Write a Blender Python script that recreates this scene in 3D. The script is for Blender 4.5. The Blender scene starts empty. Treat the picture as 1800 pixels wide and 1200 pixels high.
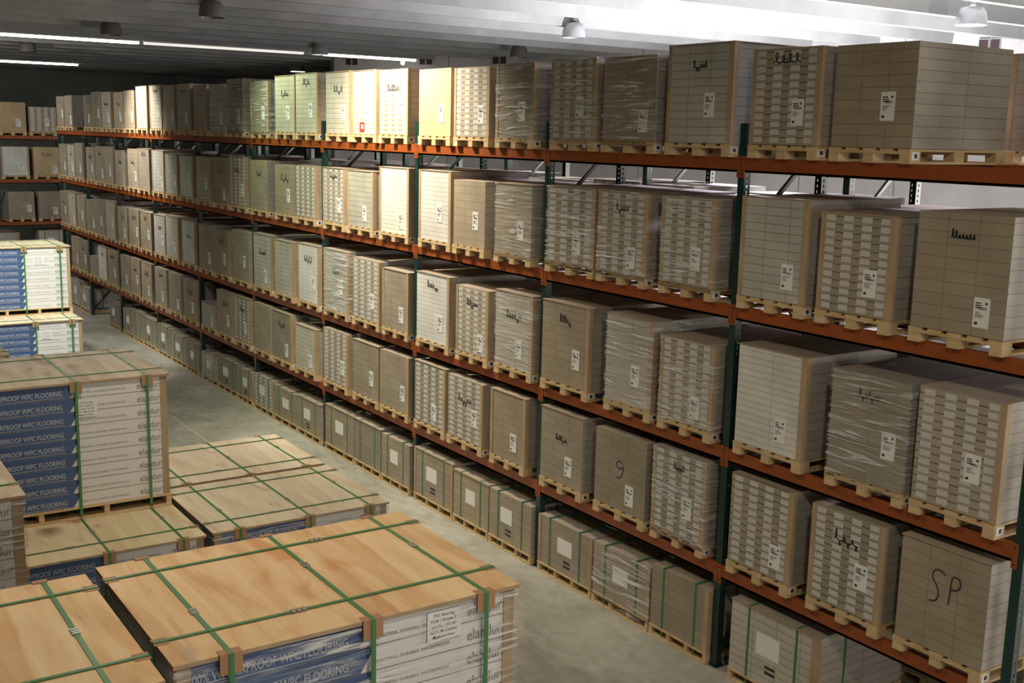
import bpy, bmesh, math, random
from mathutils import Vector, Matrix

S = bpy.context.scene
COL = S.collection
R = math.radians

# ---------------------------------------------------------------- camera
CAM = Vector((-7.044, -4.177, 4.777))
F_PX, YAW, PITCH, ROLL = 1989.2, 0.59215, -0.18022, 0.02299
fw = Vector((math.sin(YAW) * math.cos(PITCH), math.cos(YAW) * math.cos(PITCH), math.sin(PITCH)))
rt = Vector((math.cos(YAW), -math.sin(YAW), 0)); up = rt.cross(fw)
rr = rt * math.cos(ROLL) + up * math.sin(ROLL); uu = -rt * math.sin(ROLL) + up * math.cos(ROLL)
cd = bpy.data.cameras.new('camera'); cam = bpy.data.objects.new('camera', cd); COL.objects.link(cam)
cam.matrix_world = Matrix(((rr.x, uu.x, -fw.x, CAM.x), (rr.y, uu.y, -fw.y, CAM.y), (rr.z, uu.z, -fw.z, CAM.z), (0, 0, 0, 1)))
cd.sensor_width = 36.0; cd.lens = 36.0 * F_PX / 1800.0; cd.clip_end = 200
S.camera = cam

# ---------------------------------------------------------------- view, world, lights
S.view_settings.view_transform = 'Standard'; S.view_settings.look = 'None'
S.view_settings.gamma = 1.0; S.view_settings.exposure = 0.0
S.cycles.use_denoising = True
S.cycles.max_bounces = 6; S.cycles.diffuse_bounces = 3; S.cycles.transparent_max_bounces = 12
S.cycles.sample_clamp_indirect = 6
w = bpy.data.worlds.new('world'); S.world = w; w.use_nodes = True
w.node_tree.nodes['Background'].inputs[0].default_value = (.55, .6, .68, 1)
w.node_tree.nodes['Background'].inputs[1].default_value = 0.02

def area(name, loc, aim, size, power, col, sy=None, spread=180):
    l = bpy.data.lights.new(name, 'AREA'); l.energy = power; l.color = col
    l.shape = 'RECTANGLE'; l.size = size; l.size_y = sy or size; l.spread = R(spread)
    o = bpy.data.objects.new(name, l); COL.objects.link(o); o.location = loc
    o.rotation_euler = (Vector(aim) - Vector(loc)).to_track_quat('-Z', 'Y').to_euler(); return o
def spot(name, loc, aim, power, col, ang, blend=.6, rad=.18):
    l = bpy.data.lights.new(name, 'SPOT'); l.energy = power; l.color = col
    l.spot_size = R(ang); l.spot_blend = blend; l.shadow_soft_size = rad
    o = bpy.data.objects.new(name, l); COL.objects.link(o); o.location = loc
    o.rotation_euler = (Vector(aim) - Vector(loc)).to_track_quat('-Z', 'Y').to_euler(); return o
WARM = (1.0, .86, .66); GREEN = (.86, 1.0, .62); WHITE = (1.0, .95, .86); DAY = (.86, .88, 1.0)
# assumed daylight from an unseen loading door by the rear aisle; none is built
area('assumed_door_daylight', (11.0, -3.2, 2.6), (1.0, 1.0, 2.6), 3.0, 900, (1, .94, .84), 3.6)
area('assumed_door_daylight', (14.6, 9.0, 2.6), (3.0, 9.0, 3.6), 4.0, 420, DAY, 3.4)  # added area light for assumed rear-aisle daylight; the wall has no door
area('assumed_aisle_daylight', (-1.5, -11.5, 3.0), (-1.5, 8.0, 2.0), 5.0, 260, (1, .93, .82), 3.5)  # assumed daylight from behind the camera; no opening is built there
spot('added_ceiling_uplight', (9.0, 9.4, .8), (9.2, 10.2, 7.0), 9500, (.93, .93, 1.0), 116, .7, .25)  # unseen uplight added to brighten the right-hand ceiling
for yy, pw in ((2.5, 1500), (8.5, 1500), (14.5, 1200)):   # assumed lamps over the rear aisle, unseen
    spot('assumed_rear_lamp_light', (6.2, yy, 6.3), (2.2, yy - .3, 3.2), pw, (.88, .86, 1.0), 110, .8)
# assumed high-bay lamps over the front aisle (burning ones, unseen), plus one added spot
spot('assumed_bay_lamp_light', (-1.5, 8.9, 6.85), (-.2, 8.9, 4.8), 1500, (1, .88, .68), 110, .8)
spot('assumed_bay_lamp_light', (-1.6, 13.0, 6.85), (-.3, 12.4, 4.8), 420, GREEN, 100, .8)
spot('assumed_bay_lamp_light', (-2.0, 20.6, 6.85), (-.2, 20.4, 4.8), 1100, (1, .93, .8), 62, .8)
spot('assumed_bay_lamp_light', (-4.8, 3.6, 6.9), (-4.8, 3.6, 0), 480, WARM, 150, .9)
spot('assumed_bay_lamp_light', (-3.6, 10.5, 6.9), (-3.4, 10.5, 0), 520, WHITE, 150, .9)
spot('assumed_bay_lamp_light', (-4.2, 13.8, 6.9), (-3.0, 17.6, 1.9), 2600, (.98, 1, .88), 38, .6)
spot('assumed_bay_lamp_light', (-4.0, 21.5, 6.9), (-1.0, 22.5, 1.5), 620, WHITE, 120, .9)  # extra wide spot, added to brighten the far bays
spot('assumed_bay_lamp_light', (-4.2, 26.5, 6.9), (-.5, 30.0, 3), 1100, WHITE, 130, .9)
spot('assumed_bay_lamp_light', (-4.5, -3.0, 6.9), (-2, 0, 0), 420, WARM, 150, .9)

# ---------------------------------------------------------------- materials
M = {}
def mat(name, col, rough=.6, metal=0, spec=.5, emit=0, coat=0, alpha=None):
    m = bpy.data.materials.new(name); m.use_nodes = True; b = m.node_tree.nodes['Principled BSDF']
    b.inputs['Base Color'].default_value = (*col, 1); b.inputs['Roughness'].default_value = rough
    b.inputs['Metallic'].default_value = metal; b.inputs['Specular IOR Level'].default_value = spec
    if emit:
        b.inputs['Emission Color'].default_value = (*col, 1); b.inputs['Emission Strength'].default_value = emit
    b.inputs['Coat Weight'].default_value = coat; b.inputs['Coat Roughness'].default_value = .15
    M[name] = m; return m
def N(m, t, **k):
    n = m.node_tree.nodes.new(t)
    for a, v in k.items(): setattr(n, a, v)
    return n
def L(m, a, b): m.node_tree.links.new(a, b)
def bsdf(m): return m.node_tree.nodes['Principled BSDF']
def mixcol(m, fac, a, b, mode='MIX'):
    n = N(m, 'ShaderNodeMix', data_type='RGBA', blend_type=mode)
    for i, v in ((0, fac), (6, a), (7, b)):
        if hasattr(v, 'links'): L(m, v, n.inputs[i])
        elif isinstance(v, tuple): n.inputs[i].default_value = (*v, 1)
        else: n.inputs[i].default_value = v
    return n.outputs[2]
def ramp(m, src, pts):
    n = N(m, 'ShaderNodeValToRGB'); e = n.color_ramp.elements
    while len(e) < len(pts): e.new(.5)
    for i, (p, c) in enumerate(pts): e[i].position = p; e[i].color = (c, c, c, 1) if not isinstance(c, tuple) else (*c, 1)
    L(m, src, n.inputs[0]); return n.outputs[0]
def noise(m, scale, vec=None, det=4, sc3=None, dist=0):
    n = N(m, 'ShaderNodeTexNoise'); n.inputs['Scale'].default_value = scale; n.inputs['Detail'].default_value = det
    n.inputs['Distortion'].default_value = dist
    if vec is None: vec = N(m, 'ShaderNodeTexCoord').outputs['Object']
    if sc3:
        mp = N(m, 'ShaderNodeMapping'); mp.inputs['Scale'].default_value = sc3; L(m, vec, mp.inputs[0]); vec = mp.outputs[0]
    L(m, vec, n.inputs['Vector']); return n.outputs[0]
def bump(m, h, s=.3, d=.01):
    n = N(m, 'ShaderNodeBump'); n.inputs['Strength'].default_value = s; n.inputs['Distance'].default_value = d
    L(m, h, n.inputs['Height']); L(m, n.outputs[0], bsdf(m).inputs['Normal']); return n

def carton(name, c1, c2, line, bw, rh, mort=.0035, coat=0, offset=0.0):
    """cartons: brick pattern in metres on the UV map gives the carton edges"""
    m = mat(name, c1, .62, coat=coat)
    uv = N(m, 'ShaderNodeTexCoord').outputs['UV']
    oi = N(m, 'ShaderNodeObjectInfo')
    br = N(m, 'ShaderNodeTexBrick'); br.offset = offset; br.inputs['Scale'].default_value = 1
    br.inputs['Brick Width'].default_value = bw; br.inputs['Row Height'].default_value = rh
    br.inputs['Mortar Size'].default_value = mort; br.inputs['Mortar Smooth'].default_value = .4
    br.inputs['Color1'].default_value = (*c1, 1); br.inputs['Color2'].default_value = (*c2, 1); br.inputs['Mortar'].default_value = (*line, 1)
    L(m, uv, br.inputs['Vector'])
    n1 = noise(m, 2.2, uv, 5); v = ramp(m, n1, [(.3, .82), (.7, 1.1)])
    c = mixcol(m, 1.0, br.outputs[0], v, 'MULTIPLY')
    t = ramp(m, oi.outputs['Random'], [(0, (.84, .86, .84)), (.35, (1.0, .96, .9)), (.7, (1.0, 1.0, 1.0)), (1, (1.12, 1.08, 1.0))])
    c = mixcol(m, 1.0, c, t, 'MULTIPLY'); L(m, c, bsdf(m).inputs['Base Color'])
    if coat:
        wr = noise(m, 3.0, uv, 6, (1.2, 16, 1), 1.5); bump(m, wr, .5, .012); bsdf(m).inputs['Coat Roughness'].default_value = .12
    return m
GREY = (.50, .485, .43); KRAFT = (.36, .31, .235); KR2 = (.40, .35, .27)
carton('grey_cartons', GREY, (.46, .45, .40), (.20, .19, .16), .27, .070)
carton('grey_cartons_wrapped', GREY, (.46, .45, .40), (.22, .21, .18), .40, .090, coat=.6)
carton('white_cartons', (.70, .70, .66), (.66, .66, .63), (.40, .40, .36), .40, .055)
carton('kraft_cartons', KRAFT, (.33, .285, .215), (.19, .16, .115), .25, .088, .003)
carton('kraft_cartons_wrapped', KRAFT, (.34, .30, .235), (.17, .15, .11), .38, .30, coat=.6)
carton('plain_kraft', (.50, .38, .23), (.47, .36, .22), (.27, .2, .12), .40, .45)
carton('carton_ends', KR2, (.37, .32, .25), (.15, .125, .09), .8, .062, .006)
carton('carton_ends_wrapped', KR2, (.37, .32, .25), (.17, .15, .11), .8, .062, .006, coat=.6)
carton('side_cartons', (.43, .40, .37), (.38, .355, .33), (.21, .19, .17), .6, .080)
carton('top_sheet', (.36, .30, .25), (.34, .28, .235), (.2, .17, .14), 5, 5)
mat('label_white', (.78, .78, .76), .5); mat('print_black', (.03, .03, .035), .6); mat('end_label', (.56, .56, .53), .5)
mat('marker', (.035, .035, .05), .6); mat('red_tag', (.5, .04, .03), .5)
m = mat('corner_kraft', (.40, .29, .17), .75); L(m, ramp(m, noise(m, 9, None, 3, (1, 1, .4)), [(.3, (.34, .24, .14)), (.7, (.46, .34, .21))]), bsdf(m).inputs['Base Color'])
m = mat('pallet_wood', (.55, .38, .19), .8)
L(m, ramp(m, noise(m, 4, None, 6, (1, 1, 6)), [(.25, (.42, .27, .12)), (.5, (.58, .42, .22)), (.8, (.68, .53, .32))]), bsdf(m).inputs['Base Color'])
def plywood(name, a, b, c, red, knots=(5.2, 2.1), kr=(.03, .10), cover=.58, marks=0, nails=0):
    m = mat(name, b, .72); v = N(m, 'ShaderNodeTexCoord').outputs['Object']
    n1 = noise(m, 1.0, v, 7, (7.5, .9, 1), 1.1)
    col = ramp(m, n1, [(.30, a), (.5, b), (.72, c)])
    n2 = noise(m, 1.0, v, 4, (2.4, 1.1, 1), 1.2); k = ramp(m, n2, [(cover, 0.0), (cover + .12, .9)])
    col = mixcol(m, k, col, red)
    wp = N(m, 'ShaderNodeTexNoise'); wp.inputs['Scale'].default_value = 6; L(m, v, wp.inputs['Vector'])
    vv = N(m, 'ShaderNodeMix', data_type='VECTOR'); vv.inputs[0].default_value = .045; L(m, v, vv.inputs[4]); L(m, wp.outputs[1], vv.inputs[5])
    vo = N(m, 'ShaderNodeTexVoronoi'); vo.inputs['Scale'].default_value = 1; mp = N(m, 'ShaderNodeMapping'); mp.inputs['Scale'].default_value = (*knots, 1)
    L(m, vv.outputs[1], mp.inputs[0]); L(m, mp.outputs[0], vo.inputs['Vector']); kn = ramp(m, vo.outputs['Distance'], [(kr[0], 1.0), (kr[1], 0.0)])
    wv = noise(m, 1.6, v, 2); kk = ramp(m, wv, [(.46, 0.0), (.56, .8)]); mu = mixcol(m, 1.0, kn, kk, 'MULTIPLY')
    col = mixcol(m, mu, col, tuple(x * .45 for x in red))
    if marks:   # bluish scuffs along the grain
        n3 = noise(m, 1.0, v, 6, (9, 1.7, 1), 2.0); n4 = noise(m, 1.3, v, 2, (1, 1, 1)); q = mixcol(m, 1.0, ramp(m, n3, [(.62, 0.0), (.70, .8)]), ramp(m, n4, [(.48, 0.0), (.56, 1.0)]), 'MULTIPLY')
        col = mixcol(m, q, col, (.36, .33, .30))
    if nails:
        v2 = N(m, 'ShaderNodeTexVoronoi'); v2.inputs['Scale'].default_value = 6.5; v2.inputs['Randomness'].default_value = .45; L(m, v, v2.inputs['Vector'])
        col = mixcol(m, ramp(m, v2.outputs['Distance'], [(.05, .8), (.13, 0.0)]), col, (.38, .22, .10))
    L(m, col, bsdf(m).inputs['Base Color']); return m
plywood('plywood_warm', (.56, .33, .15), (.72, .49, .26), (.80, .61, .37), (.60, .29, .11), cover=.56, marks=1)
plywood('plywood_pale', (.56, .46, .30), (.66, .57, .40), (.74, .67, .50), (.52, .40, .23), cover=.62)
plywood('plywood_nailed', (.58, .46, .30), (.68, .58, .42), (.76, .68, .52), (.55, .42, .26), cover=.64, nails=1)
plywood('plywood_grey', (.34, .27, .19), (.45, .38, .28), (.54, .47, .36), (.30, .21, .14), cover=.56)
plywood('plywood_knotty', (.60, .47, .28), (.70, .59, .38), (.76, .67, .47), (.42, .20, .07), (2.3, 1.3), (.07, .30), .60)
mat('box_white', (.72, .70, .69), .42, coat=.25); mat('box_blue', (.050, .098, .235), .42, coat=.3)
mat('box_seam', (.20, .19, .2), .7); mat('print_pale', (.46, .48, .52), .5); mat('print_grey', (.24, .24, .26), .5)
m = mat('strap_green', (.05, .20, .06), .45, coat=.2); mat('strap_dark_green', (.05, .17, .08), .5)
mat('buckle_steel', (.5, .5, .48), .3, .9); mat('protector_card', (.40, .22, .12), .8)
m = mat('rack_orange', (.55, .10, .018), .45, coat=.1)
L(m, ramp(m, noise(m, 5, None, 4), [(.3, (.25, .056, .009)), (.7, (.31, .074, .012))]), bsdf(m).inputs['Base Color'])
mat('rack_green', (.006, .036, .029), .35, coat=.15); mat('rack_hole', (.006, .008, .008), .9)
m = mat('concrete_floor', (.3, .3, .27), .55)
o = N(m, 'ShaderNodeTexCoord').outputs['Object']
c = ramp(m, noise(m, .55, o, 9, None, .9), [(.34, (.19, .185, .155)), (.5, (.34, .335, .285)), (.66, (.54, .53, .47))])
c = mixcol(m, .55, c, ramp(m, noise(m, 5.0, o, 6, (1, .5, 1), 1.5), [(.3, (.26, .255, .22)), (.7, (.47, .46, .41))]))
L(m, c, bsdf(m).inputs['Base Color']); L(m, ramp(m, noise(m, 1.3, o, 5), [(.3, .32), (.7, .6)]), bsdf(m).inputs['Roughness']); bump(m, noise(m, 14, o, 6), .15, .004)
mat('floor_joint', (.58, .56, .48), .7)
def concrete(name, a, b):
    m = mat(name, a, .85); o = N(m, 'ShaderNodeTexCoord').outputs['Object']
    c = ramp(m, noise(m, .8, o, 8, (1, 1, .6), .7), [(.3, a), (.7, b)]); L(m, c, bsdf(m).inputs['Base Color']); bump(m, noise(m, 6, o, 5), .2, .01); return m
concrete('concrete_ceiling', (.26, .26, .25), (.36, .36, .35)); concrete('concrete_wall', (.50, .48, .46), (.64, .62, .60))
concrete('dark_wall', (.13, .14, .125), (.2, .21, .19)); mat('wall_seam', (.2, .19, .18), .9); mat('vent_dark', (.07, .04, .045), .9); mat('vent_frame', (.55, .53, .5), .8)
mat('strip_glow', (1, .96, .88), emit=9); mat('lamp_lit', (1, .98, .92), emit=4); mat('strip_glow_dim', (1, .96, .88), emit=.75); mat('lamp_shade_dark', (.16, .15, .13), .35)
mat('lamp_shade_grey', (.5, .5, .52), .3, .3); mat('lamp_metal', (.45, .45, .45), .35, .6)
# clear film: mostly see-through, glossy whitish streaks paint in highlights on its wrinkles
m = bpy.data.materials.new('stretch_film'); m.use_nodes = True; M['stretch_film'] = m; nt = m.node_tree; nt.nodes.clear()
uv = N(m, 'ShaderNodeTexCoord').outputs['UV']; out = N(m, 'ShaderNodeOutputMaterial'); tr = N(m, 'ShaderNodeBsdfTransparent'); gl = N(m, 'ShaderNodeBsdfPrincipled')
gl.inputs['Base Color'].default_value = (.84, .84, .84, 1); gl.inputs['Roughness'].default_value = .16; gl.inputs['Specular IOR Level'].default_value = 1.0
n1 = noise(m, 1.0, uv, 7, (1.3, 15, 1), 2.2); n2 = noise(m, 2.0, uv, 3, (1, 1, 1), 1.0)
a = ramp(m, n1, [(.47, .02), (.56, .28), (.63, .9)]); a2 = ramp(m, n2, [(.35, .35), (.65, 1.0)]); a = mixcol(m, 1.0, a, a2, 'MULTIPLY')
mx = N(m, 'ShaderNodeMixShader'); L(m, a, mx.inputs[0]); L(m, tr.outputs[0], mx.inputs[1]); L(m, gl.outputs[0], mx.inputs[2]); L(m, mx.outputs[0], out.inputs[0])
bn = N(m, 'ShaderNodeBump'); bn.inputs['Strength'].default_value = .9; bn.inputs['Distance'].default_value = .02; L(m, n1, bn.inputs['Height']); L(m, bn.outputs[0], gl.inputs['Normal'])

# ---------------------------------------------------------------- mesh helpers
class MB:
    def __init__(s): s.v = []; s.f = []; s.m = []; s.uv = []; s.mats = []
    def mi(s, name):
        if name not in s.mats: s.mats.append(name)
        return s.mats.index(name)
    def face(s, pts, mt, uv=None):
        i = len(s.v); s.v += [tuple(p) for p in pts]; s.f.append(tuple(range(i, i + len(pts)))); s.m.append(s.mi(mt))
        s.uv += list(uv) if uv else [(0, 0)] * len(pts)
    def box(s, a, b, mt, mats=None):
        """axis-aligned box a..b; mats may name faces: -x +x -y +y -z +z; UV in metres"""
        x0, y0, z0 = a; x1, y1, z1 = b; q = mats or {}
        F = {'-x': ([(x0, y1, z0), (x0, y0, z0), (x0, y0, z1), (x0, y1, z1)], 1), '+x': ([(x1, y0, z0), (x1, y1, z0), (x1, y1, z1), (x1, y0, z1)], 1),
             '-y': ([(x0, y0, z0), (x1, y0, z0), (x1, y0, z1), (x0, y0, z1)], 0), '+y': ([(x1, y1, z0), (x0, y1, z0), (x0, y1, z1), (x1, y1, z1)], 0),
             '-z': ([(x0, y1, z0), (x1, y1, z0), (x1, y0, z0), (x0, y0, z0)], 2), '+z': ([(x0, y0, z1), (x1, y0, z1), (x1, y1, z1), (x0, y1, z1)], 2)}
        for k, (p, ax) in F.items():
            if ax == 1: u = [(abs(c[1] - y1), c[2] - z0) for c in p]
            elif ax == 0: u = [(c[0] - x0, c[2] - z0) for c in p]
            else: u = [(c[0] - x0, c[1] - y0) for c in p]
            s.face(p, q.get(k, mt), u)
    def prism(s, poly, axis, a, b, mt):
        """extrude 2D polygon along axis ('x','y','z') from a to b"""
        def P(p, t): return {'x': (t, p[0], p[1]), 'y': (p[0], t, p[1]), 'z': (p[0], p[1], t)}[axis]
        n = len(poly); s.face([P(p, a) for p in poly], mt); s.face([P(p, b) for p in reversed(poly)], mt)
        for i in range(n):
            p, q = poly[i], poly[(i + 1) % n]; s.face([P(p, a), P(p, b), P(q, b), P(q, a)], mt)
    def bar(s, p, q, w, mt, h=None):
        p = Vector(p); q = Vector(q); d = (q - p).normalized(); a = d.cross(Vector((0, 0, 1)))
        if a.length < .01: a = Vector((1, 0, 0))
        a.normalize(); b = a.cross(d).normalized(); h = h or w; c = []
        for o in (p, q):
            for sa, sb in ((-1, -1), (1, -1), (1, 1), (-1, 1)): c.append(o + a * sa * w / 2 + b * sb * h / 2)
        for f in ((3, 2, 1, 0), (4, 5, 6, 7), (0, 1, 5, 4), (1, 2, 6, 5), (2, 3, 7, 6), (3, 0, 4, 7)): s.face([c[i] for i in f], mt)
    def lathe(s, prof, mt, n=20, o=(0, 0, 0)):
        for (r0, z0), (r1, z1) in zip(prof, prof[1:]):
            for i in range(n):
                a, b = 2 * math.pi * i / n, 2 * math.pi * (i + 1) / n
                s.face([(o[0] + r0 * math.cos(a), o[1] + r0 * math.sin(a), o[2] + z0), (o[0] + r0 * math.cos(b), o[1] + r0 * math.sin(b), o[2] + z0),
                        (o[0] + r1 * math.cos(b), o[1] + r1 * math.sin(b), o[2] + z1), (o[0] + r1 * math.cos(a), o[1] + r1 * math.sin(a), o[2] + z1)], mt)
    def build(s, name, parent=None, bevel=0, smooth=False):
        me = bpy.data.meshes.new(name); me.from_pydata(s.v, [], s.f)
        for k in s.mats: me.materials.append(M[k])
        me.polygons.foreach_set('material_index', s.m)
        u = me.uv_layers.new(name='UVMap'); u.data.foreach_set('uv', [c for p in s.uv for c in p])
        if smooth or bevel:
            bm = bmesh.new(); bm.from_mesh(me); bmesh.ops.remove_doubles(bm, verts=bm.verts, dist=1e-5); bm.to_mesh(me); bm.free()
            if smooth: me.polygons.foreach_set('use_smooth', [True] * len(me.polygons))
        o = bpy.data.objects.new(name, me); COL.objects.link(o)
        if bevel:
            b = o.modifiers.new('bevel', 'BEVEL'); b.width = bevel; b.segments = 2; b.limit_method = 'ANGLE'
        if parent: o.parent = parent
        return o
def tag(o, label, cat, group=None):
    o['label'] = label; o['category'] = cat
    if group: o['group'] = group
    return o
def struct(o): o['kind'] = 'structure'; return o
def empty(name, loc, rz=0):
    o = bpy.data.objects.new(name, None); o.empty_display_size = .1; COL.objects.link(o); o.location = loc; o.rotation_euler[2] = rz; return o
_tx = {}
def text_polys(t, bold=0.0):
    """2D polygons of a line of text, cap height 1, starting at x = 0"""
    if (t, bold) in _tx: return _tx[(t, bold)]
    cu = bpy.data.curves.new('t', 'FONT'); cu.body = t; cu.size = 1; cu.resolution_u = 3; cu.offset = bold
    ob = bpy.data.objects.new('t', cu); COL.objects.link(ob); bpy.context.view_layer.update()
    me = bpy.data.meshes.new_from_object(ob.evaluated_get(bpy.context.evaluated_depsgraph_get()))
    vs = [v.co.copy() for v in me.vertices]; x0 = min(v.x for v in vs); x1 = max(v.x for v in vs)
    P = ([[((vs[i].x - x0) / .7, vs[i].y / .7) for i in p.vertices] for p in me.polygons], (x1 - x0) / .7)
    bpy.data.objects.remove(ob); bpy.data.curves.remove(cu); bpy.data.meshes.remove(me); _tx[(t, bold)] = P; return P
def put_text(mb, t, org, du, dv, width, height, mt, bold=0.0, slant=0):
    """write t on mb: origin, unit vectors to the right and up, total width and cap height in metres"""
    ps, w0 = text_polys(t, bold); org = Vector(org); du = Vector(du); dv = Vector(dv)
    for p in ps: mb.face([org + du * ((x / w0) * width + slant * y * height) + dv * (y * height) for x, y in p], mt)
def stroke(mb, pts, wd, mt, org, du, dv):
    org = Vector(org); du = Vector(du); dv = Vector(dv)
    for (x0, y0), (x1, y1) in zip(pts, pts[1:]):
        l = math.hypot(x1 - x0, y1 - y0) or 1; nx, ny = -(y1 - y0) / l * wd / 2, (x1 - x0) / l * wd / 2
        mb.face([org + du * a + dv * b for a, b in ((x0 - nx, y0 - ny), (x1 - nx, y1 - ny), (x1 + nx, y1 + ny), (x0 + nx, y0 + ny))], mt)

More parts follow.
